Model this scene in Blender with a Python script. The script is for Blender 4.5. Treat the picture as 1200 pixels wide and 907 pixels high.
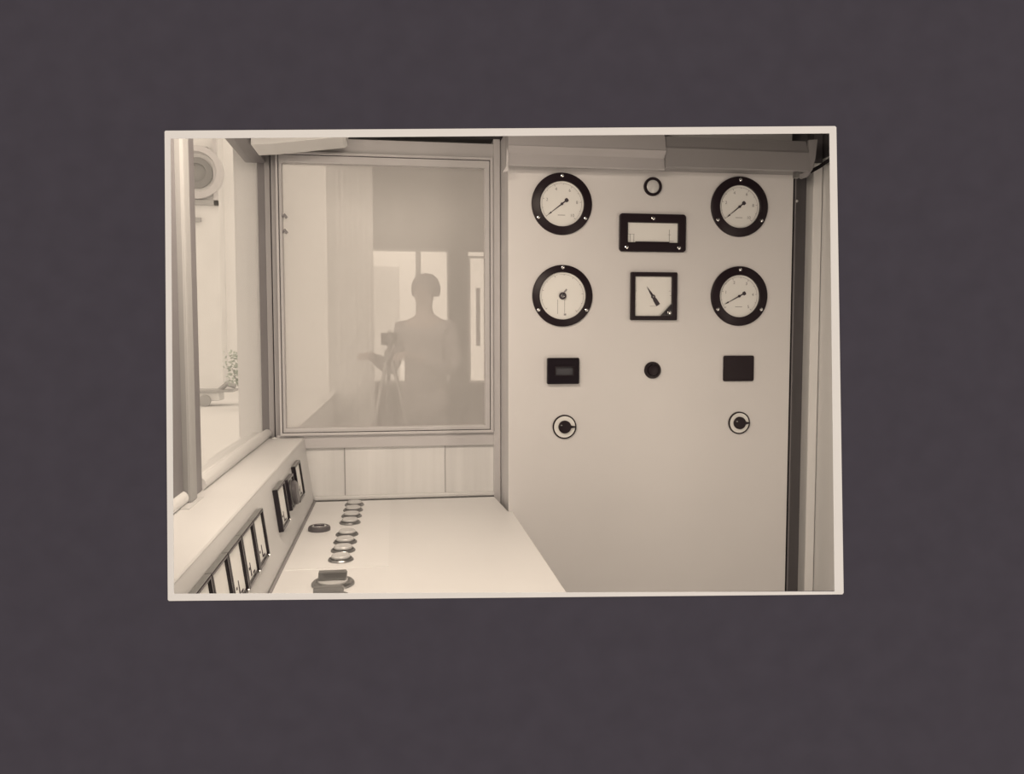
import bpy, bmesh, math, random
from mathutils import Matrix, Vector
random.seed(4)
for o in list(bpy.data.objects): bpy.data.objects.remove(o)
S = bpy.context.scene
COL = S.collection
PI = math.pi

# ------------------------------------------------------------------ camera
RIGHT = Vector((0.98956, -0.144116, -0.00086)).normalized()
FWD = Vector((0.143778, 0.987617, -0.06277))
FWD = (FWD - RIGHT*FWD.dot(RIGHT)).normalized()
UP = RIGHT.cross(FWD)
EYE = Vector((0, 0, 1.32))
camd = bpy.data.cameras.new('camera'); cam = bpy.data.objects.new('camera', camd); COL.objects.link(cam)
camd.sensor_width = 36.0; camd.lens = 932/1200*36; camd.clip_start = 0.01; camd.clip_end = 200
R3 = Matrix((RIGHT, UP, -FWD)).transposed()
cam.matrix_world = Matrix.Translation(EYE) @ R3.to_4x4()
S.camera = cam

# ------------------------------------------------------------------ light
SKY = 1.15
w = bpy.data.worlds.new('world'); S.world = w; w.use_nodes = True
bg = w.node_tree.nodes['Background']
bg.inputs[0].default_value = (1.0, 0.835, 0.665, 1); bg.inputs[1].default_value = SKY
WARM = (1.0, 0.835, 0.67)
def area(name, loc, direction, sx, sy, power, col=WARM):
    l = bpy.data.lights.new(name, 'AREA'); l.shape = 'RECTANGLE'; l.size = sx; l.size_y = sy
    l.energy = power; l.color = col
    o = bpy.data.objects.new(name, l); COL.objects.link(o); o.location = loc
    o.rotation_euler = Vector(direction).to_track_quat('-Z', 'Y').to_euler()
    return o
CEILING_FILL_POWER = 14.0  # powers of the added fill lights
STRIP_FILL_POWER = 3.0
RIGHT_FILL_POWER = 4.0
FAR_FILL_POWER = 22.0
S.view_settings.view_transform = 'Standard'
S.view_settings.look = 'None'
S.view_settings.gamma = 1
S.view_settings.use_curve_mapping = False
S.view_settings.exposure = 0.0

# ------------------------------------------------------------------ materials
def mat(name, col, rough=0.5, metal=0.0, spec=0.5, var=0.0, scale=8.0, bump=0.0, stretch=(1, 1, 1), coat=0.0):
    m = bpy.data.materials.new(name); m.use_nodes = True
    nt = m.node_tree; b = nt.nodes['Principled BSDF']
    b.inputs['Roughness'].default_value = rough; b.inputs['Metallic'].default_value = metal
    b.inputs['Specular IOR Level'].default_value = spec
    b.inputs['Coat Weight'].default_value = coat
    c = tuple(col)+(1,)
    b.inputs['Base Color'].default_value = c
    tc = nt.nodes.new('ShaderNodeTexCoord'); mp = nt.nodes.new('ShaderNodeMapping')
    mp.inputs['Scale'].default_value = stretch
    nt.links.new(tc.outputs['Object'], mp.inputs[0])
    n = nt.nodes.new('ShaderNodeTexNoise'); n.inputs['Scale'].default_value = scale; n.inputs['Detail'].default_value = 4
    nt.links.new(mp.outputs[0], n.inputs['Vector'])
    if var > 0:
        r = nt.nodes.new('ShaderNodeValToRGB')
        r.color_ramp.elements[0].position = 0.3; r.color_ramp.elements[1].position = 0.7
        r.color_ramp.elements[0].color = tuple(x*(1-var) for x in col)+(1,)
        r.color_ramp.elements[1].color = tuple(min(1, x*(1+var)) for x in col)+(1,)
        nt.links.new(n.outputs['Fac'], r.inputs[0]); nt.links.new(r.outputs[0], b.inputs['Base Color'])
    if bump > 0:
        bp = nt.nodes.new('ShaderNodeBump'); bp.inputs['Strength'].default_value = bump; bp.inputs['Distance'].default_value = 0.001
        nt.links.new(n.outputs['Fac'], bp.inputs['Height']); nt.links.new(bp.outputs[0], b.inputs['Normal'])
    return m
def g(v, t=(1, 1, 1)): return (v*t[0], v*t[1], v*t[2])

CARD = mat('card', (0.052, 0.0515, 0.0755), 0.95, spec=0.05, var=0.05, scale=40, bump=0.15)
PAPER = mat('print_paper', (0.665, 0.70, 0.765), 0.6, spec=0.2, var=0.015, scale=20)
PANEL = mat('panel_enamel', g(0.69, (1, 0.985, 0.99)), 0.38, spec=0.5, var=0.02, scale=3)
DESK = mat('desk_laminate', g(0.80), 0.35, spec=0.5, var=0.012, scale=5)
PLATE = mat('desk_plate', g(0.84), 0.4, var=0.01)
CONSOLE = mat('console_enamel', g(0.62), 0.4, spec=0.4, var=0.02, scale=6)
LEDGE = mat('ledge_enamel', g(0.70), 0.4, var=0.015, scale=6)
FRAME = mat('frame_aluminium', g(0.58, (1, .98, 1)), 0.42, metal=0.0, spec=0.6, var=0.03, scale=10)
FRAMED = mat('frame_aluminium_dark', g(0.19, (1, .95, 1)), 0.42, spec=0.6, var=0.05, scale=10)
BOARD = mat('lower_board', g(0.78), 0.55, var=0.07, scale=3.0, stretch=(8, 8, 0.5))
GREY = mat('header_grey', g(0.42, (1, .97, 1)), 0.45, spec=0.4, var=0.03)
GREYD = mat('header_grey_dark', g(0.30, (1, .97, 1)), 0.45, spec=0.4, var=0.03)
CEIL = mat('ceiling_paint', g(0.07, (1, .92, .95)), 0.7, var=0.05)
DARK = mat('dark_steel', g(0.10, (1, .93, 1)), 0.35, spec=0.6, var=0.06)
BAK = mat('black_bakelite', (0.018, 0.011, 0.015), 0.4, spec=0.2)
BAKG = mat('black_gloss', (0.016, 0.012, 0.016), 0.18, spec=0.5)
GAP = mat('rubber_gap', (0.02, 0.017, 0.02), 0.9, spec=0.1)
DIAL = mat('dial_white', (0.80, 0.80, 0.78), 0.5, spec=0.3, var=0.01)
INK = mat('ink', (0.06, 0.05, 0.06), 0.6, spec=0.2)
INKF = mat('faded_ink', (0.30, 0.29, 0.30), 0.6, spec=0.2)
CHROME = mat('screw_chrome', g(0.75), 0.22, metal=1.0)
SATIN = mat('satin_metal', g(0.30), 0.3, metal=0.8)
POST = mat('post_aluminium', g(0.36, (1, .97, 1)), 0.4, spec=0.6)
MULL = mat('mullion_aluminium', g(0.36), 0.6, spec=0.3)
VOID = mat('dark_opening', g(0.24), 0.6)
CAP = mat('button_cap', g(0.60), 0.25, spec=0.6)
PALE = mat('pale_plaster', g(0.90), 0.8, var=0.02, scale=1)
PALE2 = mat('pale_plaster_worn', g(0.78), 0.8, var=0.04, scale=2)
GROUND = mat('bleached_ground', g(0.76), 0.9, var=0.02, scale=0.4)
OUTD = mat('outside_grey', g(0.40), 0.7, var=0.05, scale=2)
LEAF = mat('leaf', (0.42, 0.47, 0.42), 0.6, var=0.15, scale=6)
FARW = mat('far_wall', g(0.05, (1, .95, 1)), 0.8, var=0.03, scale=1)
FLOOR = mat('floor_lino', g(0.25), 0.5, var=0.06, scale=5)
SKIN = mat('skin', (0.45, 0.38, 0.36), 0.6)
HAIR = mat('hair', (0.15, 0.13, 0.13), 0.6, bump=0.5, scale=80)
COAT = mat('coat_cloth', (0.30, 0.28, 0.29), 0.85, var=0.1, scale=20)
TROUS = mat('trousers_cloth', (0.12, 0.11, 0.12), 0.9)
SHOE = mat('shoe_leather', (0.04, 0.03, 0.03), 0.4)

BRIGHT_PANE = bpy.data.materials.new('bright_pane'); BRIGHT_PANE.use_nodes = True  # translucent material of the pane added to brighten the reflected window
_n = BRIGHT_PANE.node_tree; _n.nodes.clear()
_o = _n.nodes.new('ShaderNodeOutputMaterial'); _m = _n.nodes.new('ShaderNodeMixShader'); _m.inputs[0].default_value = 0.92
_d = _n.nodes.new('ShaderNodeBsdfDiffuse'); _d.inputs[0].default_value = (.8, .8, .8, 1)
_t = _n.nodes.new('ShaderNodeBsdfTranslucent'); _t.inputs[0].default_value = (.95, .95, .95, 1)
_n.links.new(_d.outputs[0], _m.inputs[1]); _n.links.new(_t.outputs[0], _m.inputs[2]); _n.links.new(_m.outputs[0], _o.inputs[0])
def glass(name, clear, veil, gloss, veilcol):
    m = bpy.data.materials.new(name); m.use_nodes = True; nt = m.node_tree; nt.nodes.clear()
    out = nt.nodes.new('ShaderNodeOutputMaterial')
    tr = nt.nodes.new('ShaderNodeBsdfTransparent'); tr.inputs[0].default_value = (clear, clear, clear, 1)
    df = nt.nodes.new('ShaderNodeBsdfDiffuse'); df.inputs[0].default_value = (*veilcol, 1)
    tl = nt.nodes.new('ShaderNodeBsdfTranslucent'); tl.inputs[0].default_value = (*veilcol, 1)
    gl = nt.nodes.new('ShaderNodeBsdfGlossy'); gl.inputs['Roughness'].default_value = 0.28
    tc = nt.nodes.new('ShaderNodeTexCoord'); n = nt.nodes.new('ShaderNodeTexNoise'); n.inputs['Scale'].default_value = 2.6; n.inputs['Detail'].default_value = 3
    nt.links.new(tc.outputs['Object'], n.inputs['Vector'])
    mr = nt.nodes.new('ShaderNodeMapRange'); mr.inputs[1].default_value = .3; mr.inputs[2].default_value = .7
    mr.inputs[3].default_value = veil*0.93; mr.inputs[4].default_value = veil*1.07
    nt.links.new(n.outputs['Fac'], mr.inputs[0])
    m0 = nt.nodes.new('ShaderNodeMixShader'); m0.inputs[0].default_value = 0.5
    nt.links.new(df.outputs[0], m0.inputs[1]); nt.links.new(tl.outputs[0], m0.inputs[2])
    m1 = nt.nodes.new('ShaderNodeMixShader'); nt.links.new(mr.outputs[0], m1.inputs[0])
    nt.links.new(tr.outputs[0], m1.inputs[1]); nt.links.new(m0.outputs[0], m1.inputs[2])
    m2 = nt.nodes.new('ShaderNodeMixShader'); m2.inputs[0].default_value = gloss
    nt.links.new(m1.outputs[0], m2.inputs[1]); nt.links.new(gl.outputs[0], m2.inputs[2])
    nt.links.new(m2.outputs[0], out.inputs[0])
    return m
GLASS_CLEAR = glass('window_glass', 0.97, 0.05, 0.03, g(0.9))
GLASS_HAZE = glass('hazy_glass', 0.96, 0.42, 0.02, g(0.86, (1, .98, .97)))  # diffuse veil stands in for washed-out reflections

# ------------------------------------------------------------------ helpers
def tag(o, label=None, cat=None, group=None, kind=None):
    if label: o['label'] = label
    if cat: o['category'] = cat
    if group: o['group'] = group
    if kind: o['kind'] = kind
    return o
def empty(name, loc, rot=(0, 0, 0), label=None, cat=None, group=None):
    o = bpy.data.objects.new(name, None); COL.objects.link(o); o.location = loc; o.rotation_euler = rot
    o.empty_display_size = 0.05
    return tag(o, label, cat, group)
class MB:
    def __init__(s): s.bm = bmesh.new()
    def _add(s, b2):
        me = bpy.data.meshes.new('t'); b2.to_mesh(me); b2.free(); s.bm.from_mesh(me); bpy.data.meshes.remove(me)
        return s
    def box(s, x0, x1, y0, y1, z0, z1, bev=0.0, seg=2):
        b = bmesh.new(); bmesh.ops.create_cube(b, size=1.0)
        for v in b.verts:
            v.co = Vector(((x0+x1)/2+v.co.x*(x1-x0), (y0+y1)/2+v.co.y*(y1-y0), (z0+z1)/2+v.co.z*(z1-z0)))
        if bev > 0: bmesh.ops.bevel(b, geom=b.edges[:], offset=bev, segments=seg, affect='EDGES', profile=0.5)
        return s._add(b)
    def prism(s, pts, axis, a0, a1, bev=0.0):
        """outline pts (2-tuples) extruded along axis from a0 to a1; plane coords are the other two axes in order"""
        b = bmesh.new()
        def mk(p, a):
            if axis == 'x': return (a, p[0], p[1])
            if axis == 'y': return (p[0], a, p[1])
            return (p[0], p[1], a)
        A = [b.verts.new(mk(p, a0)) for p in pts]; B = [b.verts.new(mk(p, a1)) for p in pts]
        n = len(pts)
        b.faces.new(A); b.faces.new(B[::-1])
        for i in range(n): b.faces.new((A[i], B[i], B[(i+1) % n], A[(i+1) % n]))
        bmesh.ops.recalc_face_normals(b, faces=b.faces[:])
        if bev > 0: bmesh.ops.bevel(b, geom=b.edges[:], offset=bev, segments=2, affect='EDGES', profile=0.5)
        return s._add(b)
    def ring(s, outer, inner, axis, a0, a1, bev=0.0):
        """frame between two outlines with the same vertex count"""
        b = bmesh.new(); n = len(outer)
        def mk(p, a):
            if axis == 'x': return (a, p[0], p[1])
            if axis == 'y': return (p[0], a, p[1])
            return (p[0], p[1], a)
        O0 = [b.verts.new(mk(p, a0)) for p in outer]; I0 = [b.verts.new(mk(p, a0)) for p in inner]
        O1 = [b.verts.new(mk(p, a1)) for p in outer]; I1 = [b.verts.new(mk(p, a1)) for p in inner]
        for i in range(n):
            j = (i+1) % n
            b.faces.new((O0[i], O0[j], I0[j], I0[i])); b.faces.new((O1[i], I1[i], I1[j], O1[j]))
            b.faces.new((O0[i], O1[i], O1[j], O0[j])); b.faces.new((I0[i], I0[j], I1[j], I1[i]))
        bmesh.ops.recalc_face_normals(b, faces=b.faces[:])
        if bev > 0:
            ed = [e for e in b.edges if abs((e.verts[0].co-e.verts[1].co).normalized().dot(Vector({'x': (1, 0, 0), 'y': (0, 1, 0), 'z': (0, 0, 1)}[axis]))) < .5
                  and len(e.link_faces) == 2 and e.calc_face_angle(0) > .5]
            bmesh.ops.bevel(b, geom=ed, offset=bev, segments=2, affect='EDGES', profile=0.5)
        return s._add(b)
    def lathe(s, prof, n=48, axis='y', c=(0, 0, 0), sgn=-1):
        """prof list of (r, h); turned about axis through c, h measured along sgn*axis"""
        b = bmesh.new(); rows = []
        for r, h in prof:
            row = []
            for k in range(n):
                a = 2*PI*k/n; u, v = r*math.cos(a), r*math.sin(a)
                if axis == 'y': p = (c[0]+u, c[1]+sgn*h, c[2]+v)
                elif axis == 'z': p = (c[0]+u, c[1]+v, c[2]+sgn*h)
                else: p = (c[0]+sgn*h, c[1]+u, c[2]+v)
                row.append(p)
            if r < 1e-6: rows.append([b.verts.new(row[0])])
            else: rows.append([b.verts.new(p) for p in row])
        for A, B in zip(rows[:-1], rows[1:]):
            for k in range(n):
                j = (k+1) % n
                if len(A) == 1 and len(B) == 1: continue
                if len(A) == 1: b.faces.new((A[0], B[k], B[j]))
                elif len(B) == 1: b.faces.new((A[k], B[0], A[j]))
                else: b.faces.new((A[k], B[k], B[j], A[j]))
        bmesh.ops.recalc_face_normals(b, faces=b.faces[:])
        for f in b.faces: f.smooth = True
        return s._add(b)
    def tube(s, pts, r, n=10):
        b = bmesh.new(); pts = [Vector(p) for p in pts]; rows = []
        for i, p in enumerate(pts):
            d = (pts[min(i+1, len(pts)-1)]-pts[max(i-1, 0)]).normalized()
            q = Vector((0, 0, 1)) if abs(d.z) < .9 else Vector((1, 0, 0))
            u = d.cross(q).normalized(); v = d.cross(u)
            rr = r[i] if isinstance(r, (list, tuple)) else r
            rows.append([b.verts.new(p+u*math.cos(2*PI*k/n)*rr+v*math.sin(2*PI*k/n)*rr) for k in range(n)])
        for A, B in zip(rows[:-1], rows[1:]):
            for k in range(n): b.faces.new((A[k], A[(k+1) % n], B[(k+1) % n], B[k]))
        b.faces.new(rows[0]); b.faces.new(rows[-1][::-1])
        bmesh.ops.recalc_face_normals(b, faces=b.faces[:])
        for f in b.faces: f.smooth = True
        return s._add(b)
    def build(s, name, m, parent=None, loc=None):
        me = bpy.data.meshes.new(name); s.bm.to_mesh(me); s.bm.free()
        me.materials.append(m)
        o = bpy.data.objects.new(name, me); COL.objects.link(o)
        if parent: o.parent = parent
        if loc: o.location = loc
        me.set_sharp_from_angle(angle=math.radians(35)) if any(p.use_smooth for p in me.polygons) else None
        return o
def struct(name, mb, m, label=None):
    o = mb.build(name, m); o['kind'] = 'structure'
    if label: o['label'] = label
    return o
def rrect(x0, x1, z0, z1, r, n=5):
    pts = []
    for cx, cz, a0 in ((x1-r, z1-r, 0), (x0+r, z1-r, PI/2), (x0+r, z0+r, PI), (x1-r, z0+r, 1.5*PI)):
        for k in range(n+1):
            a = a0+PI/2*k/n; pts.append((cx+r*math.cos(a), cz+r*math.sin(a)))
    return pts
def text_mesh(items, name, m, parent, size, depth=0.0003, y=0.0):
    """items: (string, x, z); written upright facing -y"""
    for t, x, z in items:
        c = bpy.data.curves.new('t', 'FONT'); c.body = t; c.size = size; c.align_x = 'CENTER'; c.align_y = 'CENTER'; c.extrude = depth
        o = bpy.data.objects.new('t', c); COL.objects.link(o)
        bpy.context.view_layer.update()
        me = bpy.data.meshes.new_from_object(o.evaluated_get(bpy.context.evaluated_depsgraph_get()))
        me.transform(Matrix.Translation((x, y, z)) @ Matrix.Rotation(PI/2, 4, 'X'))
        bpy.data.objects.remove(o); bpy.data.curves.remove(c)
        me.materials.clear(); me.materials.append(m)
        o = bpy.data.objects.new(name, me); COL.objects.link(o); o.parent = parent

# ------------------------------------------------------------------ the mounting card the print sits on, with the print's paper border
# the card stands upright on the ground 0.75 m in front of the lens, parallel to it; the booth opens behind it
DC = 0.75
KC = DC/932.0
def cl(px, py): return ((px-600)*KC, (453.5-py)*KC)
cardM = Matrix.Translation(EYE+FWD*DC) @ R3.to_4x4()
def foot(x):    # local y where the card's plane meets the ground
    o = EYE+FWD*DC+RIGHT*x
    return -o.z/UP.z
hw = 1.15
O = [cl(196.5, 158), cl(976, 152.5), cl(984, 693.5), cl(200.5, 700)]
outer = [(-hw, 1.0), (hw, 1.0), (hw, foot(hw)), (-hw, foot(-hw))]
mb = MB(); mb.ring(outer, O, 'z', -0.004, 0.0)
o = mb.build('mounting_card', CARD); o.matrix_world = cardM
tag(o, 'dark plum-grey mounting card surrounding the cream-bordered print', 'card')
ob = [cl(194.3, 153.4), cl(978.3, 148.0), cl(979.8, 149.5), cl(988.3, 694.6), cl(986.8, 696.3), cl(198.5, 704.0), cl(197.0, 702.6), cl(193.2, 154.6)]
ib = [cl(200.2, 162.6), cl(971.5, 156.4), cl(971.8, 156.8), cl(977.8, 692.6), cl(977.6, 693.0), cl(204.4, 695.7), cl(204.0, 695.4), cl(200.0, 162.9)]
mb = MB(); mb.ring(ob, ib, 'z', 0.0, 0.0007)
o = mb.build('print_border', PAPER); o.matrix_world = cardM
tag(o, 'thin cream paper border of the print lying on the dark card', 'print border')

# ------------------------------------------------------------------ room shell
Y0 = 0.90
ZC = 1.885
XL = -0.36
struct('floor', MB().box(-0.45, 1.25, Y0, 2.42, -0.04, 0.0), FLOOR)
struct('ceiling', MB().box(-0.45, 1.30, 0.98, 2.42, ZC, ZC+0.04), CEIL)
# left wall below the windows, with the parts above and the glazed openings
struct('wall_left', MB().box(-0.44, XL-0.005, Y0, 2.42, 0.0, 1.034), PALE2)
w1 = empty('window_1', (0, 0, 0)); w1['kind'] = 'structure'
mb = MB()
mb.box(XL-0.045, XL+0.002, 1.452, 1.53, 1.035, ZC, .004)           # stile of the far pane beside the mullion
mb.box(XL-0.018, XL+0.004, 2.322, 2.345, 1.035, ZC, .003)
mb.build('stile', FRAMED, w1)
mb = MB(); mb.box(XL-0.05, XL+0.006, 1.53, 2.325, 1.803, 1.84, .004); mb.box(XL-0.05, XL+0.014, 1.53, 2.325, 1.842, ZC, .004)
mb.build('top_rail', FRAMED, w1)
mb = MB(); mb.box(XL-0.045, XL-0.004, 1.53, 2.325, 1.030, 1.050, .002)
mb.tube([(XL-0.004, 1.53, 1.047), (XL-0.004, 2.322, 1.047)], 0.0125, 14)
mb.build('bottom_bead', LEDGE, w1)
MB().box(XL-0.028, XL-0.024, 1.52, 2.33, 1.045, 1.85).build('pane', GLASS_CLEAR, w1)
w2 = empty('window_2', (0, 0, 0)); w2['kind'] = 'structure'
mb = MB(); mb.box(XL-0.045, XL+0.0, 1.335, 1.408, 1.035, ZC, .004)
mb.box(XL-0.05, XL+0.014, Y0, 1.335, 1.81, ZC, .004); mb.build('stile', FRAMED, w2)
mb = MB(); mb.tube([(XL-0.004, Y0, 1.047), (XL-0.004, 1.405, 1.047)], 0.0125, 14)
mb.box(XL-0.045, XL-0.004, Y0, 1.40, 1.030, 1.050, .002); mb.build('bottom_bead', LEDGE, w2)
MB().box(XL-0.028, XL-0.024, Y0, 1.36, 1.045, 1.82).build('pane', GLASS_CLEAR, w2)
struct('trim_1', MB().box(XL-0.045, XL+0.012, 1.408, 1.452, 1.035, ZC, .005), MULL, 'pale mullion between the two left windows')
# corner post
mb = MB()
mb.box(-0.358, -0.343, 2.318, 2.36, 1.035, ZC, .003)
mb.box(-0.340, -0.322, 2.312, 2.36, 1.035, ZC, .003)
struct('trim_10', MB().box(-0.448, -0.335, 2.3605, 2.42, 1.034, ZC), PALE2, 'pale outer corner beyond the corner post')
struct('trim_2', mb, POST, 'corner post where the side window meets the glazed partition')
MB().box(-0.3425, -0.3405, 2.32, 2.34, 1.035, ZC).build('seam', GAP, bpy.data.objects['trim_2'])

# glazed partition at the back
YB = 2.30
w3 = empty('window_3', (0, 0, 0)); w3['kind'] = 'structure'
def fr(x0, x1, z0, z1): return [(x0, z0), (x1, z0), (x1, z1), (x0, z1)]
MB().ring(fr(-0.324, 0.2795, 1.042, 1.832), fr(-0.318, 0.271, 1.050, 1.824), 'y', YB-0.012, YB+0.03, .002).build('outer_moulding', FRAME, w3)
MB().ring(fr(-0.318, 0.271, 1.050, 1.824), fr(-0.309, 0.2555, 1.063, 1.802), 'y', YB-0.004, YB+0.03, .0025).build('glazing_bead', FRAME, w3)
MB().box(-0.315, 0.26, YB+0.012, YB+0.016, 1.058, 1.81).build('pane', GLASS_HAZE, w3)
MB().ring(fr(-0.319, 0.272, 1.049, 1.825), fr(-0.3165, 0.2695, 1.0515, 1.8225), 'y', YB-0.0045, YB+0.0).build('joint', GAP, w3)
for k, z in enumerate((1.654, 1.612)):
    MB().tube([(-0.309, YB+0.004, z), (-0.302, YB-0.006, z+0.004), (-0.296, YB-0.002, z-0.004)], 0.004, 8).build('catch', INKF, w3)
wb = MB()
wb.box(-0.335, 0.29, YB+0.0, YB+0.06, 1.004, 1.043, .003)          # bottom rail
struct('trim_3', wb, FRAME, 'grey rail under the glazed partition')
struct('trim_4', MB().box(-0.335, 0.30, YB, YB+0.06, 1.832, 1.872, .002), FRAME, 'grey rail over the glazed partition')
struct('trim_5', MB().box(0.2805, 0.3005, YB-0.004, YB+0.06, 0.80, ZC, .002), FRAME, 'upright post between the glazed partition and the instrument panel')
struct('wall_back', MB().box(-0.335, 0.285, YB+0.012, YB+0.06, 0.0, 1.005), BOARD)
MB().box(-0.150, -0.148, YB+0.010, YB+0.0125, 0.864, 1.004).build('seam', INKF, bpy.data.objects['wall_back'])
MB().box(0.138, 0.1395, YB+0.010, YB+0.0125, 0.864, 1.004).build('seam', INKF, bpy.data.objects['wall_back'])
struct('baseboard_back', MB().box(-0.235, 0.282, YB-0.004, YB+0.014, 0.8545, 0.866, .003), LEDGE)

# right wall, its jamb, the recess filler beside the panel
struct('wall_right', MB().box(1.176, 1.25, 0.80, 2.20, 0.0, 1.812), PALE2)
struct('trim_6', MB().box(1.147, 1.1735, 2.086, 2.22, 0.0, 1.80, .003), PALE2, 'pale door jamb at the right edge')
struct('trim_7', MB().box(1.093, 1.149, 2.125, 2.22, 0.0, ZC), DARK, 'dark filler strip in the recess right of the instrument panel')
MB().lathe([(0, .004), (.004, .0035), (.006, 0)], 16, 'y', (1.117, 2.125, 1.70)).build('screw', CHROME, bpy.data.objects['trim_7'])
MB().box(1.1475, 1.1735, 2.09, 2.22, 1.801, ZC).build('jamb_top', DARK, bpy.data.objects['trim_6'])
struct('trim_8', MB().box(1.176, 1.25, 0.80, 2.20, 1.812, ZC), DARK, 'dark band over the right wall')

# ------------------------------------------------------------------ console ledge with sloping meter face
ZL, XE, ZD = 1.036, -0.26, 0.854
t = empty('meter_console', (-0.30, 1.6, 0), label='long pale console ledge with a sloping meter face below the left windows', cat='console')
def at_world(o): o.matrix_parent_inverse = o.parent.matrix_world.inverted() if o.parent else Matrix()
bpy.context.view_layer.update()
def bp(mb, name, m, parent):
    o = mb.build(name, m, parent); o.matrix_parent_inverse = Matrix.Translation(parent.location).inverted(); return o
bp(MB().prism([(XL-0.004, ZL-0.006), (XL-0.004, ZL), (XE-0.001, ZL), (XE+0.0005, ZL-0.003), (XE, ZL-0.006)], 'y', Y0, 2.298), 'ledge', LEDGE, t)
bp(MB().prism([(XL-0.004, 0.0), (XL-0.004, ZL-0.006), (XE, ZL-0.006), (-0.236, ZD+0.002), (-0.236, 0.0)], 'y', Y0, 2.298), 'sloping_face', CONSOLE, t)
# small plate under the mullion foot
bp(MB().box(XL+0.004, XL+0.02, 1.36, 1.46, ZL, ZL+0.0015), 'mullion_foot', CONSOLE, t)

# ------------------------------------------------------------------ desk
t = empty('control_desk', (0.03, 1.6, 0), label='broad pale control desk with a plain laminate top', cat='desk')
bp(MB().prism([(-0.234, Y0), (0.3045, Y0), (0.3045, 2.086), (0.293, 2.0895), (0.280, 2.29), (-0.234, 2.29)], 'z', ZD-0.03, ZD-0.0008, .0015), 'desktop', DESK, t)
bp(MB().box(-0.232, 0.290, Y0+0.01, 2.08, 0.0, ZD-0.031), 'body', CONSOLE, t)
bp(MB().box(-0.226, -0.02, 1.617, 2.28, ZD-0.0008, ZD+0.0004), 'control_plate', PLATE, t)
bp(MB().box(-0.2345, -0.229, Y0, 2.296, ZD-0.001, ZD+0.0006), 'edge_gasket', INKF, t)

# ------------------------------------------------------------------ instrument panel cabinet
YP = 2.09
t = empty('panel_cabinet', (0.69, 2.2, 0), label='tall pale instrument panel cabinet carrying the round gauges', cat='cabinet')
bp(MB().box(0.302, 1.085, YP+0.004, 2.40, 0.0, ZC-0.005), 'body', FRAME, t)
bp(MB().box(0.2945, 1.0895, YP, YP+0.0035, 0.0, 1.80, .001), 'front_panel', PANEL, t)
bp(MB().box(0.2965, 1.0945, YP+0.0037, YP+0.012, 0.0, 1.80), 'gasket', GAP, t)
bp(MB().box(1.0955, 1.0985, YP+0.001, YP+0.02, 0.0, 1.78), 'edge_strip', FRAMED, t)

# header cover across the top of the panel
t = empty('panel_header', (0.7, 2.03, 1.75), label='folded grey sheet metal header across the top of the instrument panel', cat='header')
prof = [(2.088, 1.764), (2.036, 1.755), (2.033, 1.758), (2.037, 1.786), (2.022, 1.803), (2.024, 1.806), (2.044, 1.870), (2.088, 1.870)]
bp(MB().prism(prof, 'x', 0.286, 0.7005), 'cover_plate', GREY, t)
prof2 = [(2.088, 1.764), (2.030, 1.761), (2.026, 1.764), (2.030, 1.812), (2.034, 1.818), (2.046, 1.846), (2.088, 1.846)]
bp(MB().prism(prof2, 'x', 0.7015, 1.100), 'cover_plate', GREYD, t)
bp(MB().prism([(1.1005, 1.764), (1.1005, 1.846), (1.124, 1.848), (1.120, 1.80), (1.112, 1.768), (1.098, 1.748), (1.084, 1.744), (1.070, 1.752)], 'y', 2.030, 2.040), 'end_tab', GREYD, t)
bp(MB().box(1.060, 1.074, 2.0275, 2.040, 1.744, 1.762, .002), 'clip', SATIN, t)
bp(MB().prism([(0.272, 1.737), (0.286, 1.741), (0.2865, 1.785), (0.2835, 1.80), (0.2815, 1.752)], 'y', 2.030, 2.045), 'corner_tab', FRAME, t)
bp(MB().box(0.955, 1.02, 2.0, 2.03, ZC-0.016, ZC-0.001, .002), 'catch', FRAMED, t)

# pale box under the ceiling in the corner
o = MB().prism([(-0.352, 1.797), (-0.300, 1.801), (-0.130, 1.824), (-0.122, 1.828), (-0.117, 1.884), (-0.352, 1.884)], 'y', 2.08, 2.20, .0015).build('ceiling_box', PALE2)
tag(o, 'pale slanting box fixed under the ceiling above the window corner', 'box')
# curved cable on the right wall
o = MB().tube([(1.120, 2.055, 1.768), (1.150, 2.06, 1.784), (1.171, 2.04, 1.802), (1.173, 1.98, 1.808), (1.173, 1.6, 1.812)], 0.005, 10).build('wall_cable', GAP)
tag(o, 'dark cable curving along the top of the right wall', 'cable')

# added fill lights in housings, out of frame, brightening the booth and far room
t = empty('ceiling_fill', (0.0, 1.30, ZC), label='added flat fill light under the ceiling in the front half of the booth', cat='fill light')
MB().box(-0.30, 0.30, -0.2, 0.2, -0.022, 0.0, .004).build('housing', FRAME, t)
area('fill_light', (0.0, 1.30, ZC-0.026), (0, 0.30, -1), 0.56, 0.36, CEILING_FILL_POWER)  # unseen fill added to lift the booth interior
t = empty('strip_fill', (0.10, 0.97, 1.72), (0, 0, 0), label='added short level fill strip above the booth opening', cat='fill light')
MB().box(-0.22, 0.22, -0.03, 0.0, -0.05, 0.05, .004).build('housing', FRAME, t)
area('fill_light', (0.10, 0.974, 1.72), (0.15, 1, -0.05), 0.40, 0.08, STRIP_FILL_POWER)  # unseen light added for the upper left of the panel
t = empty('strip_fill', (1.05, 0.98, 0.95), (0, 0, 0), label='added upright fill strip at the right of the booth opening, low down', cat='fill light')
MB().box(-0.05, 0.05, -0.03, 0.0, -0.42, 0.42, .004).build('housing', FRAME, t)
area('fill_light', (1.05, 0.985, 0.95), (-0.35, 1, 0.0), 0.08, 0.80, RIGHT_FILL_POWER)  # unseen light added to lift the lower right of the panel
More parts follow.
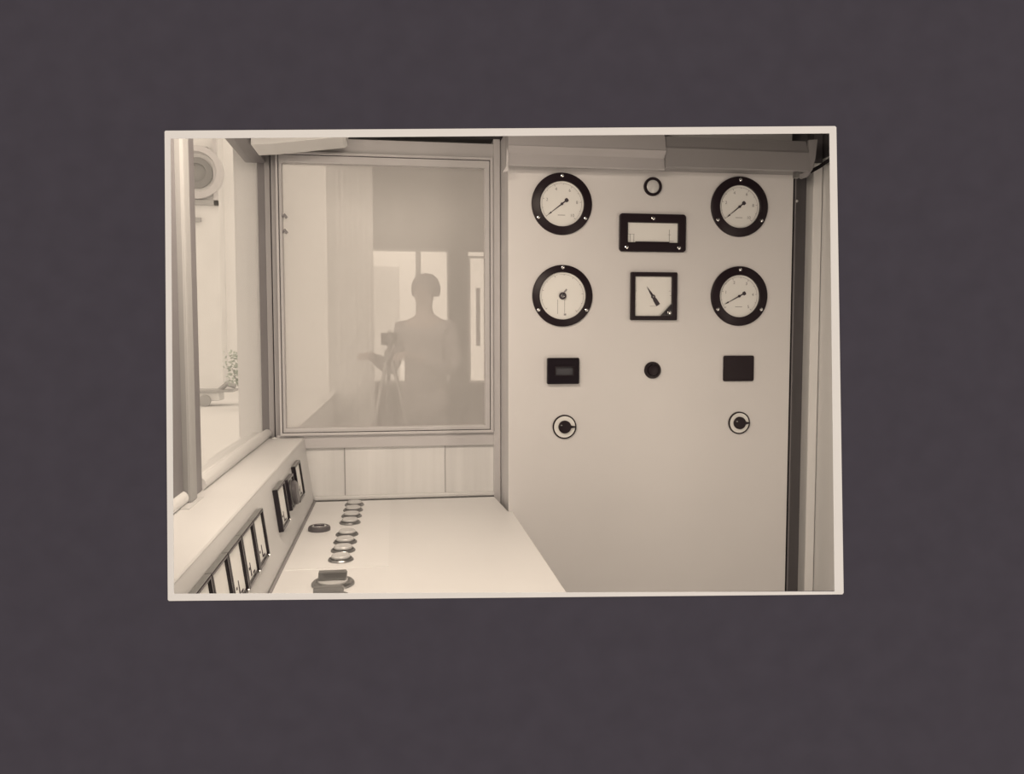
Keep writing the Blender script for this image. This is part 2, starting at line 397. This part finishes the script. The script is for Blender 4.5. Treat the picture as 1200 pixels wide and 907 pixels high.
t = empty('ceiling_fill', (0.9, 3.9, 2.60), label='added flat fill light under the ceiling of the room beyond the glass', cat='fill light')
MB().box(-0.6, 0.6, -0.2, 0.2, -0.03, 0.0, .004).build('housing', FRAME, t)
area('fill_light', (0.9, 3.9, 2.565), (0, 0, -1), 1.1, 0.36, FAR_FILL_POWER)  # unseen light added for the stand-in room

# ------------------------------------------------------------------ gauges on the panel
def screws(root, pts, r=0.0045, y=-0.006):
    for x, z in pts:
        MB().lathe([(r*1.05, -.001), (r, .0012), (r*.6, .0022), (0, .0025)], 14, 'y', (x, y, z)).build('screw', CHROME, root)
def pointer(root, ang, tip, tail, m=INK, wt=0.0009, wb_=0.0016, blob=0.006, y=-0.0036):
    d = Vector((math.cos(ang), math.sin(ang))); n = Vector((-d.y, d.x))
    pts = [d*tip, d*0.004+n*wb_, -d*tail*0.55+n*wb_, -d*tail*0.75+n*blob*.9, -d*tail*1.05+n*blob*.8, -d*tail*1.12,
           -d*tail*1.05-n*blob*.8, -d*tail*0.75-n*blob*.9, -d*tail*0.55-n*wb_, d*0.004-n*wb_]
    # slim arrow head part way along the needle
    mb = MB(); mb.prism([(p.x, p.y) for p in pts], 'y', y, y+0.0008)
    a = d*(tip*0.78)
    mb.prism([(v.x, v.y) for v in (a+d*.010, a+n*.0022-d*.003, a-n*.0022-d*.003)], 'y', y, y+0.0008)
    mb.lathe([(.0036, -.001), (.0036, .0015), (0, .002)], 16, 'y', (0, y, 0))
    return mb.build('pointer', m, root)
def gauge(x, z, R, r, label, ang, kind='needle', nums=None, screw_ang=(90, 210, 330)):
    root = empty('pressure_gauge', (x, YP, z), label=label, cat='gauge', group='round gauges on the instrument panel')
    mb = MB(); mb.lathe([(R, 0), (R, .005), (R-.002, .0065), (r+.004, .0075), (r+.0015, .0085), (r, .0075), (r, 0.002), (r-.003, .001)], 72)
    mb.build('flange', BAK, root)
    MB().lathe([(r+.001, 0), (r+.001, .0022), (0, .0022)], 64).build('dial', DIAL, root)
    Rs = (R+r)/2+.003
    screws(root, [(Rs*math.cos(math.radians(a)), Rs*math.sin(math.radians(a))) for a in screw_ang], y=-0.0065)
    # ticks from 225 down to -45 degrees
    mt = MB()
    for k in range(11):
        a = math.radians(218-k*26.5); L = .0045 if k % 2 == 0 else .0025
        d = Vector((math.cos(a), math.sin(a))); n = Vector((-d.y, d.x))*(.0005)
        p0, p1 = d*(r-.006), d*(r-.006-L)
        mt.prism([(v.x, v.y) for v in (p0+n, p0-n, p1-n, p1+n)], 'y', -.0027, -.0021)
    A_ = [math.radians(220-k*6.7) for k in range(41)]
    po = [((r-.0055)*math.cos(a), (r-.0055)*math.sin(a)) for a in A_]+[((r-.0061)*math.cos(a), (r-.0061)*math.sin(a)) for a in A_[::-1]]
    mt.prism(po, 'y', -.0027, -.0021)
    mt.build('scale_marks', INKF, root)
    if kind == 'needle':
        it = []
        for k, s_ in enumerate(nums):
            a = math.radians(218-(k+1)*53); it.append((s_, (r-.018)*math.cos(a), (r-.018)*math.sin(a)))
        text_mesh(it, 'numeral', INKF, root, 0.0115, y=-0.0024)
        MB().box(-.011, .009, -.0026, -.0021, -.030, -.0285).build('dial_caption', INKF, root)
        pointer(root, ang, r*0.84, .019)
    else:
        mb = MB(); mb.lathe([(.0052, 0), (.0052, .006), (.0095, .006), (.0095, .0), (.0052, 0)], 24, 'y', (0, -.0022, 0)); mb.build('hub', INK, root)
        MB().lathe([(.0045, 0), (.0045, .004), (0, .0048)], 16, 'y', (0, -.0022, 0)).build('hub_pin', CHROME, root)
        MB().prism([(.006, .008), (.013, .016), (.010, .019), (.003, .011)], 'y', -.0034, -.0024).build('pointer_stub', INKF, root)
        mb = MB(); mb.box(-.0135, -.0125, -.0026, -.0021, -.048, -.010); mb.box(.0055, .0065, -.0026, -.0021, -.046, -.010)
        mb.box(.004, .010, -.0026, -.0021, -.052, -.047)
        mb.build('scale_slot', INKF, root)
    return root
gauge(0.4375, 1.671, 0.0812, 0.0592, 'black-rimmed round gauge with white dial at the upper left of the panel', math.radians(218), nums=['2', '4', '6', '8', '10'])
gauge(0.9325, 1.6744, 0.0815, 0.0578, 'black-rimmed round gauge at the upper right of the panel, needle pointing lower left', math.radians(219), nums=['2', '4', '6', '8', '10'])
gauge(0.4400, 1.4292, 0.0816, 0.0628, 'round gauge with only a dark centre ring on its dial, below the upper left gauge', 0, 'hub')
gauge(0.9360, 1.4315, 0.0815, 0.0578, 'black-rimmed round gauge above the plain black plate at the right of the panel', math.radians(208), nums=['1', '2', '3', '4', '5'])

# small ring lamp
t = empty('indicator_lamp', (0.6862, YP, 1.7224), label='small black-ringed indicator lamp under the header at the top of the panel', cat='indicator lamp')
MB().lathe([(.0248, 0), (.0248, .006), (.0235, .008), (.0195, .008), (.0178, .006), (.0178, 0)], 40).build('ring', BAK, t)
MB().lathe([(.0182, 0), (.0182, .003), (.012, .006), (0, .0075)], 32).build('lens', CAP, t)

# wide rectangular recorder
t = empty('recorder', (0.6865, YP, 1.599), label='wide rectangular chart instrument in a black bezel, near the top centre of the panel', cat='instrument')
MB().ring(rrect(-.0925, .0925, -.0505, .0505, .008), rrect(-.0695, .0710, -.0255, .0270, .002), 'y', -.009, 0, .0015).build('bezel', BAK, t)
MB().box(-.072, .073, -.0022, -.0005, -.029, .030).build('chart', DIAL, t)
for lx in (((-.069, -.050, -.0040, -.0032), (-.062, -.061, -.027, -.003), (-.052, -.051, -.027, -.0035)), ((.047, .048, -.027, .010), (.044, .052, -.004, -.0032), (.047, .060, -.0215, -.0205))):
    mb = MB()
    for x0, x1, z0, z1 in lx: mb.box(x0, x1, -.0029, -.0022, z0, z1)
    mb.build('chart_mark', INKF, t)
mb = MB(); mb.box(-.048, .046, -.008, -.002, -.0275, -.0232, .001); mb.build('paper_bar', BAK, t)
screws(t, [(0, .039), (-.073, -.039), (.073, -.039)], .0050, -.0088)

# square meter
t = empty('square_meter', (0.6915, YP, 1.4295), label='square white meter with a slanting needle, at the centre of the panel', cat='meter')
MB().ring(rrect(-.0655, .0645, -.0645, .0645, .003), rrect(-.0530, .0500, -.0530, .0530, .001), 'y', -.011, 0, .002).build('bezel', BAK, t)
MB().box(-.056, .053, -.0035, -.001, -.056, .056).build('dial', DIAL, t)
MB().prism([(.0505, -.0185), (.0505, -.0535), (.0175, -.0535)], 'y', -.0105, -.0035).build('corner_cover', BAKG, t)
screws(t, [(.0425, -.0440)], .0052, -.0100)
a = math.radians(123)
d = Vector((math.cos(a), math.sin(a))); n = Vector((-d.y, d.x)); c0 = Vector((-.002, -.001))
mb = MB(); mb.prism([(v.x, v.y) for v in (c0+d*.033, c0+d*.010+n*.003, c0+n*.0028, c0-d*.010+n*.0055, c0-d*.027+n*.006, c0-d*.027-n*.006, c0-d*.010-n*.0055, c0-n*.0028, c0+d*.010-n*.003)], 'y', -.0052, -.0044)
mb.lathe([(.0055, 0), (.0055, .003), (0, .004)], 20, 'y', (c0.x, -.0044, c0.y)); mb.build('pointer', INK, t)
MB().lathe([(.0024, 0), (.002, .0012), (0, .0015)], 14, 'y', (c0.x, -.0082, c0.y)).build('pointer_pin', INKF, t)
for x0, x1, z in ((-.053, -.048, .014), (-.053, -.049, -.008), (.043, .050, .014), (.045, .050, .002), (-.010, .006, -.0270)):
    MB().box(x0, x1, -.0040, -.0034, z, z+.0008).build('scale_mark', INKF, t)

# black button
t = empty('push_button', (0.6912, YP, 1.2294), label='single black push button in the middle of the panel under the square meter', cat='button')
MB().lathe([(.0232, 0), (.0232, .004), (.0215, .007), (.0165, .0075), (.0155, .006)], 36).build('collar', BAK, t)
MB().lathe([(.0150, 0), (.0150, .010), (.0135, .0125), (.008, .0138), (0, .0142)], 32).build('cap', BAK, t)
# black blank plate
t = MB().ring(rrect(-.044, .044, -.0355, .0355, .005), rrect(-.038, .038, -.0295, .0295, .003), 'y', -.006, 0, .001)
t.prism(rrect(-.0385, .0385, -.030, .030, .003), 'y', -.0055, 0)
t = t.build('blank_plate', BAK, None, (0.9375, YP, 1.2325)); tag(t, 'plain black rounded plate above the right selector knob', 'plate')
# box with slot window
t = empty('counter', (0.4412, YP, 1.2292), label='black rounded counter box with a narrow window, above the left selector knob', cat='counter')
MB().ring(rrect(-.0440, .0440, -.0352, .0352, .004), rrect(-.0215, .0270, -.0110, .0110, .001), 'y', -.013, 0, .003).build('case', BAKG, t)
MB().box(-.0225, .028, -.0075, -.001, -.012, .012).build('window_strip', mat('counter_strip', (.075, .075, .085), .25), t)
mb = MB(); mb.ring(rrect(-.024, .0295, -.0135, .0135, .002), rrect(-.0215, .0270, -.0110, .0110, .001), 'y', -.0148, -.0125); mb.build('window_rim', BAK, t)

# selector knobs
def selector(x, z, R, label):
    t = empty('selector_switch', (x, YP, z), label=label, cat='switch', group='selector switches on the panel')
    MB().lathe([(R, 0), (R, .004), (R-.0034, .0045), (R-.0036, .003)], 48).build('rim', BAK, t)
    MB().lathe([(R-.0028, 0), (R-.0028, .0034), (0, .0034)], 48).build('scale_disc', DIAL, t)
    k = MB(); k.lathe([(.0172, .0034), (.0172, .009), (.0155, .0105), (0, .0112)], 36)
    k.prism([(.013, -.005), (.024, -.0022), (R-.002, -.0016), (R-.002, .0016), (.024, .0022), (.013, .005)], 'y', -.009, -.0036)
    k.build('knob', BAK, t)
    MB().box(-.0125, -.008, -.0119, -.0109, .0035, .0065).build('knob_mark', SATIN, t)
selector(0.4468, 1.0785, 0.0325, 'round white-faced selector switch with black knob, below the black counter box')
selector(0.9425, 1.0810, 0.0312, 'round white-faced selector switch with black knob, below the plain black plate')

# ------------------------------------------------------------------ meters on the sloping face
KS = 0.137
def riser_root(name, y, z, label, cat, group=None):
    x = XE+KS*(ZL-0.006-z)-0.0004
    return empty(name, (x, y, z), (-math.atan(KS), 0, PI/2), label, cat, group)
def meter(y, wd, label, mark=0.0):
    t = riser_root('edge_meter', y, 0.9595, label, 'meter', 'meters on the console face')
    h = .0445; v = wd/2-.0008
    MB().ring(fr(-v, v, -h, h), fr(-v+.008, v-.008, -h+.007, h-.005), 'y', -.011, 0, .0015).build('bezel', BAKG, t)
    MB().box(-v+.007, v-.007, -.0062, -.0005, -h+.006, h-.004).build('dial', DIAL, t)
    MB().box(-v+.0005, v-.0005, -.0105, -.0015, h+.0003, h+.0016).build('top_lip', SATIN, t)
    mb = MB()
    mb.prism([(-.003+mark, -.034), (.003+mark, -.034), (.001+mark, -.012), (-.001+mark, -.012)], 'y', -.0070, -.0061)
    mb.box(-.018, -.012, -.0070, -.0061, -.022, -.018); mb.box(.010, .024, -.0070, -.0061, -.035, -.032)
    mb.build('pointer', INK, t)
    MB().lathe([(.0035, 0), (.003, .0015), (0, .002)], 12, 'y', (v-.014, -.0112, -h+.0035)).build('screw', CHROME, t)
meter(1.0365, .1035, 'edgewise white meter at the very front of the console row, cut by the border')
meter(1.1400, .1035, 'second meter from the front in the console row of five')
meter(1.2435, .1035, 'middle meter in the console row of five')
meter(1.3470, .1035, 'fourth meter from the front in the console row of five', -.006)
meter(1.4505, .1035, 'rearmost meter in the console row of five, beside the bare stretch', .004)
meter(1.7350, .112, 'single meter standing alone on the console face between row and rotary knob')
meter(2.0280, .106, 'last meter on the console face, nearest the glazed partition')
t = riser_root('rotary_switch', 1.888, 0.9600, 'dark round rotary knob on a square plate between two console meters', 'switch')
MB().ring(rrect(-.047, .047, -.036, .036, .003), rrect(-.036, .040, -.030, .030, .002), 'y', -.010, 0, .001).build('bezel', BAKG, t)
MB().box(-.037, .041, -.005, -.0005, -.031, .031).build('plate', DIAL, t)
MB().lathe([(.028, .005), (.028, .017), (.025, .020), (.019, .021), (0, .0215)], 32, 'y', (.006, 0, -.004)).build('knob', DARK, t)
MB().lathe([(.034, .005), (.034, .009), (.031, .010)], 32, 'y', (.006, 0, -.004)).build('skirt', SATIN, t)

# ------------------------------------------------------------------ push buttons on the desk
def desk_button(y, label):
    t = empty('desk_button', (-0.1188, y, ZD+0.0004), label=label, cat='button', group='push buttons in a row on the desk')
    MB().lathe([(.0265, 0), (.0265, .002), (.0245, .0045), (.0225, .0050), (.0215, .0035), (.0215, 0)], 40, 'z', sgn=1).build('collar', SATIN, t)
    MB().lathe([(.0195, 0), (.0195, .010), (.0180, .012), (.0150, .0115), (0, .0095)], 36, 'z', sgn=1).build('cap', CAP, t)
    mb = MB(); mb.ring([(.0205*math.cos(2*PI*k/32), .0205*math.sin(2*PI*k/32)) for k in range(32)], [(.0193*math.cos(2*PI*k/32), .0193*math.sin(2*PI*k/32)) for k in range(32)], 'z', 0, .0075)
    mb.build('guard_ring', SATIN, t)
names = ['frontmost round button in the nearer group of four on the desk', 'second button from the front in the nearer group of four on the desk',
         'third button from the front in the nearer group of four on the desk', 'rearmost button in the nearer group of four on the desk',
         'frontmost button in the farther group of four on the desk', 'second button from the front in the farther group of four on the desk',
         'third button from the front in the farther group of four on the desk', 'rearmost round button on the desk, closest to the glazed partition']
for y, nm in zip((1.673, 1.7465, 1.8170, 1.8885, 2.0090, 2.0820, 2.1540, 2.2230), names): desk_button(y, nm)
t = empty('key_switch', (-0.1880, 1.945, ZD+0.0004), label='lone round metal key switch left of the button rows on the desk', cat='switch')
MB().lathe([(.0265, 0), (.0265, .006), (.0245, .010), (.0200, .0115), (.0190, .009), (.0190, 0)], 40, 'z', sgn=1).build('collar', DARK, t)
MB().lathe([(.0185, 0), (.0185, .009), (.0170, .011), (0, .012)], 36, 'z', sgn=1).build('barrel', CHROME, t)
MB().box(-.012, .012, -.0015, .0015, .0112, .0135).build('slot', INK, t)
# big bar handle switch
def lever(y, label, ang=0.0):
    t = empty('bar_switch', (-0.1225, y, ZD), (0, 0, ang), label, 'switch', 'bar handle switches on the desk')
    MB().lathe([(.040, 0), (.040, .003), (.037, .006), (.031, .0065), (.029, .0045), (0, .0045)], 48, 'z', sgn=1).build('base_ring', SATIN, t)
    MB().lathe([(.028, .0045), (.028, .008), (.0, .009)], 40, 'z', sgn=1).build('disc', CAP, t)
    MB().prism([(-.027, .009), (.021, .009), (.026, .013), (.027, .021), (.024, .025), (-.026, .025)], 'y', -.008, .008, .0015).build('handle', SATIN, t)
lever(1.5120, 'chrome bar handle switch with curved guard ring at the front left of the desk')
lever(1.4180, 'bar handle switch at the bottom edge, nearly cut off by the border')

# ------------------------------------------------------------------ made-up room beyond the glazed partition, stand-in for its reflections
Y9 = 6.2
struct('floor', MB().box(-0.5, 2.2, 2.42, Y9+0.1, -0.04, 0.0), FLOOR)
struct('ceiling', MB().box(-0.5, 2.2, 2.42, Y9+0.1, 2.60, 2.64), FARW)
mb = MB(); X4 = [-0.5, -0.31, 0.405, 0.575, 0.98, 2.2]
mb.box(-0.5, 2.2, Y9, Y9+0.08, 1.985, 2.6); mb.box(-0.5, 2.2, Y9, Y9+0.08, 0, 0.96)
mb.box(-0.5, -0.33, Y9, Y9+0.08, 0.96, 1.985); mb.box(0.405, 0.56, Y9, Y9+0.08, 0.96, 1.985); mb.box(0.98, 2.2, Y9, Y9+0.08, 0.96, 1.985)
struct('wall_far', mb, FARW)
w4 = empty('window_4', (0, 0, 0)); w4['kind'] = 'structure'
MB().ring(fr(-0.335, 0.41, 0.955, 1.99), fr(-0.315, 0.395, 0.985, 1.975), 'y', Y9-0.03, Y9+0.02, .003).build('window_frame', PALE2, w4)
MB().box(0.155, 0.195, Y9-0.02, Y9+0.02, 0.96, 1.985).build('glazing_bar', PALE2, w4)
MB().box(-0.30, 0.03, Y9+0.03, Y9+0.034, 0.98, 1.86).build('bright_pane', BRIGHT_PANE, w4)  # pale translucent pane added to lift this part of the reflection stand-in
w5 = empty('window_5', (0, 0, 0)); w5['kind'] = 'structure'
MB().ring(fr(0.56, 0.98, 0.96, 1.945), fr(0.575, 0.965, 0.98, 1.93), 'y', Y9-0.03, Y9+0.02, .003).build('window_frame', PALE2, w5)
MB().box(0.62, 0.65, Y9-0.02, Y9+0.01, 1.25, 1.70).build('glazing_bar', GREY, w5)
# its left side is mostly window
mb = MB(); mb.box(-0.46, -0.40, 2.42, Y9, 0, 0.95); 
mb.box(-0.46, -0.40, 5.6, Y9, 0.95, 2.6)
struct('wall_far_left', mb, PALE)
struct('trim_9', MB().box(-0.455, -0.415, 2.42, 2.66, 0.95, 2.2), PALE2, 'pale reveal beyond the corner post')
struct('wall_far_right', MB().box(2.12, 2.2, 2.42, Y9, 0, 2.6), FARW)
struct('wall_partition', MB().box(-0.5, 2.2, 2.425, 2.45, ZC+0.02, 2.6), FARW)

n = 40
co = [(-0.395+0.25*k/n, 5.45+0.0015*math.sin(k*1.15)) for k in range(n+1)]
pts = co+[(x, y+0.006) for x, y in co[::-1]]
o = MB().prism(pts, 'z', 0.05, 2.58).build('pale_sheet', PALE)  # pale sheet added for the bright reflection at the left of the glass
tag(o, 'added pale hanging sheet beyond the hazy glass, stand-in for a bright reflection', 'pale_sheet')
# photographer figure standing in for a faint reflection in the glass
def skin_obj(name, verts, edges, radii, m, parent=None, sub=2):
    me = bpy.data.meshes.new(name); me.from_pydata(verts, edges, []); me.materials.append(m)
    o = bpy.data.objects.new(name, me); COL.objects.link(o)
    if parent: o.parent = parent
    md = o.modifiers.new('skin', 'SKIN'); md.use_smooth_shade = True
    if not me.skin_vertices: me.attributes.new  # created below
    bm = bmesh.new(); bm.from_mesh(me); ly = bm.verts.layers.skin.verify()
    for v, r in zip(bm.verts, radii):
        v[ly].radius = r if isinstance(r, tuple) else (r, r)
    bm.verts.ensure_lookup_table(); bm.verts[0][ly].use_root = True
    bm.to_mesh(me); bm.free()
    s2 = o.modifiers.new('sub', 'SUBSURF'); s2.levels = sub; s2.render_levels = sub
    return o
pr = empty('person', (0.19, 5.2, 0), (0, 0, math.radians(-25)), 'faint standing person in a dark coat, hands at a camera, stand-in for a reflection in the glass', 'person')
V = []; Ed = []; Rr = []
def addv(p, r, link=None):
    V.append(p); Rr.append(r)
    if link is not None: Ed.append((link, len(V)-1))
    return len(V)-1
pel = addv((0, 0, .93), (.15, .11))
sp = addv((0, 0, 1.10), (.135, .10), pel); ch = addv((0, 0, 1.28), (.15, .105), sp); tp = addv((0, .0, 1.395), (.11, .08), ch)
nk = addv((0, -.005, 1.47), (.052, .052), tp); n2 = addv((0, -.01, 1.53), (.052, .055), nk)
jaw = addv((0, -.02, 1.565), (.062, .075), n2); hd = addv((0, -.01, 1.63), (.078, .095), jaw); top = addv((0, 0, 1.685), (.05, .06), hd)
def limb(sx):
    sh = addv((sx*.165, 0, 1.375), .052, tp); el = addv((sx*.22, -.05, 1.11), .042, sh); wr = addv((sx*.14-.10, -.30, 1.20), .029, el)
    pm = addv((sx*.12-.11, -.36, 1.215), (.034, .018), wr)
    for k in range(4):
        bx = sx*.12-.14+k*.020
        f1 = addv((bx, -.405, 1.215-.002*k), .009, pm); f2 = addv((bx+.002, -.435, 1.20), .008, f1); addv((bx+.004, -.440, 1.178), .007, f2)
    t1 = addv((sx*.12-.11-sx*.032, -.365, 1.20), .010, pm); addv((sx*.12-.11-sx*.036, -.40, 1.185), .008, t1)
    hp = addv((sx*.09, 0, .86), .085, pel); kn = addv((sx*.10, -.015, .48), .056, hp); an = addv((sx*.105, .02, .09), .038, kn); addv((sx*.115, -.12, .04), (.042, .030), an)
limb(1); limb(-1)
skin_obj('body', V, Ed, Rr, SKIN, pr)
V = []; Ed = []; Rr = []
a0 = addv((0, 0, 1.13), (.150, .120)); b0 = addv((0, 0, .95), (.175, .135), a0); addv((0, 0, .72), (.185, .145), b0)
c0_ = addv((0, 0, 1.29), (.165, .122), a0); d0 = addv((0, 0, 1.39), (.125, .092), c0_); addv((0, 0, 1.445), (.066, .064), d0)
for sx in (1, -1):
    s1 = addv((sx*.165, 0, 1.378), .062, d0); e1 = addv((sx*.222, -.05, 1.105), .054, s1); addv((sx*.148-.085, -.26, 1.188), .041, e1)
skin_obj('coat', V, Ed, Rr, COAT, pr)
V = []; Ed = []; Rr = []
a0 = addv((0, 0, .90), (.155, .115))
for sx in (1, -1):
    h1 = addv((sx*.092, 0, .80), .095, a0); k1 = addv((sx*.10, -.012, .48), .070, h1); addv((sx*.105, .01, .10), .056, k1)
skin_obj('trousers', V, Ed, Rr, TROUS, pr)
for sx in (1, -1):
    skin_obj('shoe', [(sx*.105, .03, .05), (sx*.11, -.06, .05), (sx*.118, -.15, .038)], [(0, 1), (1, 2)], [(.046, .046), (.046, .042), (.042, .032)], SHOE, pr)
mb = MB()
mb.lathe([(0, .128), (.045, .120), (.078, .090), (.094, .045), (.093, .0), (.086, -.02), (.080, 0)], 32, 'z', (0, .012, 1.605), sgn=1)
hr = mb.build('hair', HAIR, pr)
for sx in (1, -1):
    MB().lathe([(0, -.006), (.012, -.006), (.018, 0), (.012, .008), (0, .009)], 14, 'x', (sx*.082, .0, 1.60), sgn=sx).build('ear', SKIN, pr)
    MB().lathe([(0, -.004), (.012, -.004), (.010, .004), (0, .006)], 12, 'y', (sx*.030, -.093, 1.632)).build('eye', HAIR, pr)
MB().tube([(0, -.100, 1.635), (0, -.122, 1.598), (0, -.108, 1.590)], [.008, .014, .010], 10).build('nose', SKIN, pr)
MB().tube([(-.022, -.096, 1.562), (0, -.103, 1.560), (.022, -.096, 1.562)], .005, 8).build('mouth', SKIN, pr)

# camera on its tripod beside the figure, part of the reflection stand-in
t = empty('camera_tripod', (-0.04, 4.92, 0), label='camera on a slim tripod in front of the faint person, stand-in for a reflection', cat='camera tripod')
for a in (100, 215, 330):
    c_, s_ = math.cos(math.radians(a)), math.sin(math.radians(a))
    MB().tube([(0.015*c_, 0.015*s_, 1.20), (.16*c_, .16*s_, .62), (.34*c_, .34*s_, 0.012)], [.013, .012, .008], 10).build('leg', SATIN, t)
MB().lathe([(0.028, 1.18), (0.032, 1.20), (.030, 1.235), (.016, 1.245), (.016, 1.27)], 20, 'z', sgn=1).build('tripod_head', DARK, t)
MB().box(-.05, .05, -.03, .03, 1.27, 1.345, .006).build('camera_body', BAK, t)
MB().lathe([(.024, 0), (.024, .035), (.020, .038), (.018, .030), (0, .028)], 24, 'y', (0, -.03, 1.308)).build('lens', DARK, t)
MB().box(-.014, .014, -.02, .02, 1.345, 1.368, .004).build('viewfinder', CHROME, t)

# ------------------------------------------------------------------ outside, seen through the side windows
struct('ground', MB().box(-30, -0.46, -6, 40, -0.06, 0.0), GROUND)
bpy.data.objects['ground']['label'] = 'bleached bright ground outside'
t = empty('building', (-6, 20, 0), label='pale building outside with a dark round window high on its wall', cat='building')
bp(MB().box(-14, -4.15, 20, 24, 0, 8.5), 'wall', PALE2, t)
bp(MB().box(-4.15, -1.5, 20.6, 24, 0, 8.5), 'annex_wall', PALE, t)
ow = bp(MB().lathe([(.36, .0), (.36, .06), (.22, .10), (.20, .02), (0, .02)], 36, 'y', (-4.62, 20, 5.20)), 'round_window', VOID, t)
bp(MB().lathe([(.62, .0), (.62, .16), (.48, .20), (.46, .0)], 40, 'y', (-4.62, 20, 5.20)), 'window_surround', FRAME, t)
bp(MB().box(-5.3, -4.15, 19.9, 20, 4.45, 4.56), 'cornice', OUTD, t)
bp(MB().box(-5.3, -4.35, 19.9, 20, 5.72, 5.80), 'cornice', OUTD, t)
bp(MB().box(-4.24, -4.15, 19.9, 20.0, 4.45, 6.0), 'pilaster', FRAME, t)
bp(MB().box(-4.95, -4.55, 19.9, 20.0, 4.05, 4.15), 'ledge', OUTD, t)
bp(MB().box(-3.5, -3.3, 20.5, 20.6, 0, 8.5), 'drain_pipe', PALE2, t)
t = empty('handcart', (-3.5, 16, 0), label='low grey flat cart standing outside on the bright ground', cat='cart')
bp(MB().box(-4.3, -3.10, 15.8, 16.4, 0.27, 0.31), 'bed', OUTD, t)
bp(MB().box(-4.2, -3.36, 15.85, 16.3, 0.10, 0.27, .02), 'chassis', PALE2, t)
bp(MB().lathe([(.11, -.03), (.11, .03), (.03, .04), (0, .04)], 24, 'y', (-3.62, 15.82, 0.11)), 'wheel', OUTD, t)
bp(MB().lathe([(.11, -.03), (.11, .03), (.03, .04), (0, .04)], 24, 'y', (-4.1, 15.82, 0.11)), 'wheel', OUTD, t)
bp(MB().tube([(-3.38, 16.0, 0.30), (-3.25, 16.0, 0.42), (-3.08, 16.0, 0.37)], .05, 10), 'drawbar', OUTD, t)
# bush: leaves on twigs
t = empty('bush', (-2.75, 15, 0), label='small leafy bush outside beside the window edge', cat='bush')
mb = MB(); ml = MB()
for k in range(9):
    a = random.uniform(0, 2*PI); h = random.uniform(.7, 1.05); q = (random.uniform(.1, .3)*math.cos(a), random.uniform(.1, .3)*math.sin(a), h)
    mb.tube([(0, 0, 0), (q[0]*.4, q[1]*.4, h*.5), q], [.02, .012, .005], 6)
for k in range(420):
    a = random.uniform(0, 2*PI); r = random.uniform(0, .34)**1.0; h = random.uniform(.45, 1.1)
    c = Vector((r*math.cos(a), r*math.sin(a), h)); u = Vector((random.gauss(0, 1), random.gauss(0, 1), random.gauss(0, 1))).normalized()*.045
    v = u.cross(Vector((random.gauss(0, 1), random.gauss(0, 1), random.gauss(0, 1)))).normalized()*.022
    vs = [ml.bm.verts.new(p) for p in (c-u, c+v, c+u, c-v)]; ml.bm.faces.new(vs)
mb.build('stem', OUTD, t); ml.build('foliage', LEAF, t)
